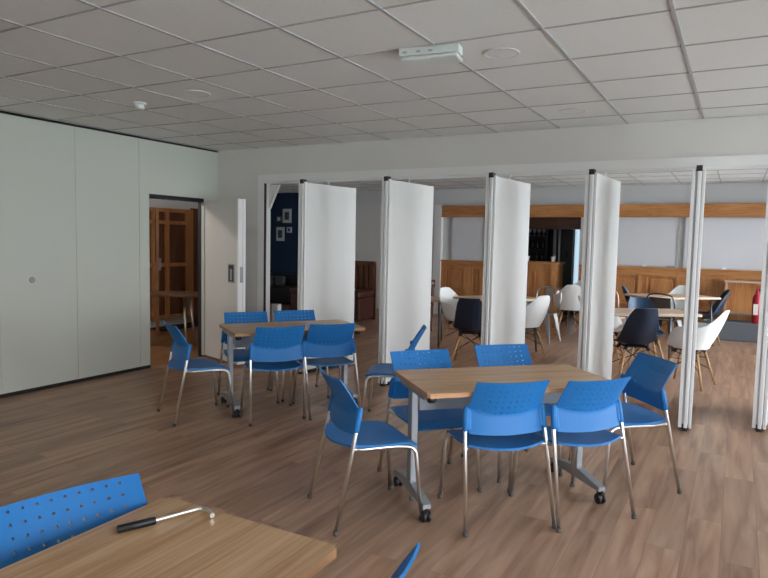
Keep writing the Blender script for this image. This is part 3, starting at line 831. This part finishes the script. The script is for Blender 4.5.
put(NA, U, -1.30, 11.0, 5, 'navy shell chair seen from the side at the left of the farthest table', gn)
put(NA, U, -.42, 11.1, 190, 'navy shell chair leaning behind the white profile armchair, before the bookcase', gn)
MB = make_shell_chair('shell_chair', M['midblue'], False)
put(MB, U, -.95, 8.25, 290, 'steel blue shell chair facing us across the pale table', 'blue shell chairs in the far room')
SB = make_shell_chair('shell_chair', M['skyblue'], False)
put(SB, U, -3.17, 10.6, 330, 'pale blue shell chair half hidden by the third panel, below the bar', 'blue shell chairs in the far room')

def make_metal_chair(name, m, mesh_back):
    t = thing(name, '-', 'chair')
    bm = B(); box(bm, -.18, .18, -.18, .18, .435, .45, 0)
    bmesh.ops.bevel(bm, geom=[e for e in bm.edges if abs(e.verts[0].co.z-e.verts[1].co.z) > .01], offset=.05, segments=5, affect='EDGES')
    obj('seat', bm, m, t)
    for sx in (-1, 1):
        for sy in (-1, 1):
            bm = B()
            for dx, dy in ((1, .25), (.25, 1)):
                a = Vector((sx*.165, sy*.165, .44)); b = Vector((sx*.225, sy*.225, 0))
                ux, uy = -sx*dx*.07, -sy*dy*.07
                q = [a, a + Vector((ux*1.3, uy*1.3, 0)), b + Vector((ux*.45, uy*.45, 0)), b]
                vs = [bm.verts.new(p) for p in q]; bm.faces.new(vs)
            thicken(bm, .004)
            obj('leg', bm, m, t)
    bm = B()
    tube(bm, arc([(-.185, -.16, .44), (-.20, -.22, .70), (-.17, -.235, .80), (0, -.265, .835), (.17, -.235, .80), (.20, -.22, .70), (.185, -.16, .44)], .08, 5), .011, 10)
    obj('back_hoop', bm, m, t)
    bm = B()
    if mesh_back:
        grid(bm, lambda a, b: Vector(((a-.5)*.30, -.19-.06*b-.02*math.sin(PI*a), .47+.30*b)), 6, 6)
    else:
        grid(bm, lambda a, b: Vector(((a-.5)*(.09+.03*b), -.17-.09*b, .44+.385*b)), 3, 6)
    thicken(bm, .004)
    obj('back_panel', bm, m, t)
    return t
SM = make_metal_chair('metal_chair', M['steel'], False)
put(SM, U, -2.58, 9.68, 262, 'brushed steel cafe chair behind the white armchair, between the third and fourth panels', 'metal cafe chairs in the far room')
GM = make_metal_chair('metal_chair', M['gunmetal'], True)
put(GM, U, -.88, 10.0, 75, 'dark metal chair with a filled back before the farthest table', 'metal cafe chairs in the far room')
CM = make_metal_chair('metal_chair', M['copper'], False)
put(CM, U, -1.62, 9.85, 300, 'copper toned metal chair just right of the fourth panel', 'metal cafe chairs in the far room')

def cafe_table(x, y, a, L, W, lab):
    t = thing('cafe_table', lab, 'table', (x, y, 0), R(a), 'pale wood tables in the far room')
    bm = B(); box(bm, -L/2, L/2, -W/2, W/2, .715, .745, 0, .003); obj('tabletop', bm, M['palewood'], t)
    for sx in (-1, 1):
        for sy in (-1, 1):
            bm = B(); tube(bm, [(sx*(L/2-.1), sy*(W/2-.1), .715), (sx*(L/2-.06), sy*(W/2-.06), 0)], .014, 8); obj('leg', bm, M['gunmetal'], t)
cafe_table(-2.86, 8.42, 62, 1.05, .7, 'pale wood table behind the third panel, with white and navy chairs')
cafe_table(-.94, 7.86, 33, 1.1, .6, 'pale wood table between the navy and steel blue chairs')
cafe_table(-.86, 10.65, 40, 1.2, .65, 'pale wood table farthest back, before the oak panelling')

# ------------------------------------------------------------------ light
w = bpy.data.worlds.new('overcast_sky'); SC.world = w; w.use_nodes = True
nt = w.node_tree; bg = nt.nodes['Background']
tc = nt.nodes.new('ShaderNodeTexCoord'); sp = nt.nodes.new('ShaderNodeSeparateXYZ'); rp = nt.nodes.new('ShaderNodeValToRGB')
nt.links.new(tc.outputs['Generated'], sp.inputs[0]); nt.links.new(sp.outputs['Z'], rp.inputs['Fac']); nt.links.new(rp.outputs['Color'], bg.inputs['Color'])
e = rp.color_ramp.elements; e[0].position = 0; e[0].color = (.88, .90, .92, 1); e[1].position = .6; e[1].color = (.76, .87, 1., 1)
bg.inputs['Strength'].default_value = 5.0

def lamp(x, y, z, power, col, lab, r=.12):  # unseen lamp, added to brighten the room behind the doorway
    t = thing('fill_lamp', lab, 'lamp', (x, y, z))
    bm = B(); lathe(bm, [(r, 0), (r*1.05, -.02), (r*.9, -.05), (.01, -.06)], seg=24); obj('fill_lamp_shade', bm, M['diffuser'], t)
    L = bpy.data.lights.new('fill_bulb', 'POINT'); L.energy = power; L.color = col; L.shadow_soft_size = .1
    o = bpy.data.objects.new('fill_bulb', L); COL.objects.link(o); o.location = (x, y, z-.14)
lamp(-6.9, 4.6, HC, 15, (1, .93, .84), 'unseen fill lamp added in the room behind the doorway')

# ------------------------------------------------------------------ camera
cam = bpy.data.cameras.new('camera'); co = bpy.data.objects.new('camera', cam); COL.objects.link(co)
F, YAW, PIT, ROL, HCAM = 636.433, .5065, .0761, .0206, 1.4963
fw = Vector((-math.sin(YAW)*math.cos(PIT), math.cos(YAW)*math.cos(PIT), -math.sin(PIT)))
rt = Vector((math.cos(YAW), math.sin(YAW), 0)); up = rt.cross(fw)
r2 = rt*math.cos(ROL) + up*math.sin(ROL); u2 = -rt*math.sin(ROL) + up*math.cos(ROL)
m = Matrix((r2, u2, -fw)).transposed().to_4x4(); m.translation = (0, 0, HCAM)
co.matrix_world = m
cam.sensor_width = 36; cam.sensor_fit = 'HORIZONTAL'; cam.lens = F/768*36; cam.clip_start = .05
SC.camera = co
SC.view_settings.view_transform = 'Standard'; SC.view_settings.look = 'None'; SC.view_settings.gamma = 1; SC.view_settings.use_curve_mapping = False
SC.view_settings.exposure = 1.26
SC.cycles.max_bounces = 14; SC.cycles.diffuse_bounces = 8; SC.cycles.transparent_max_bounces = 12
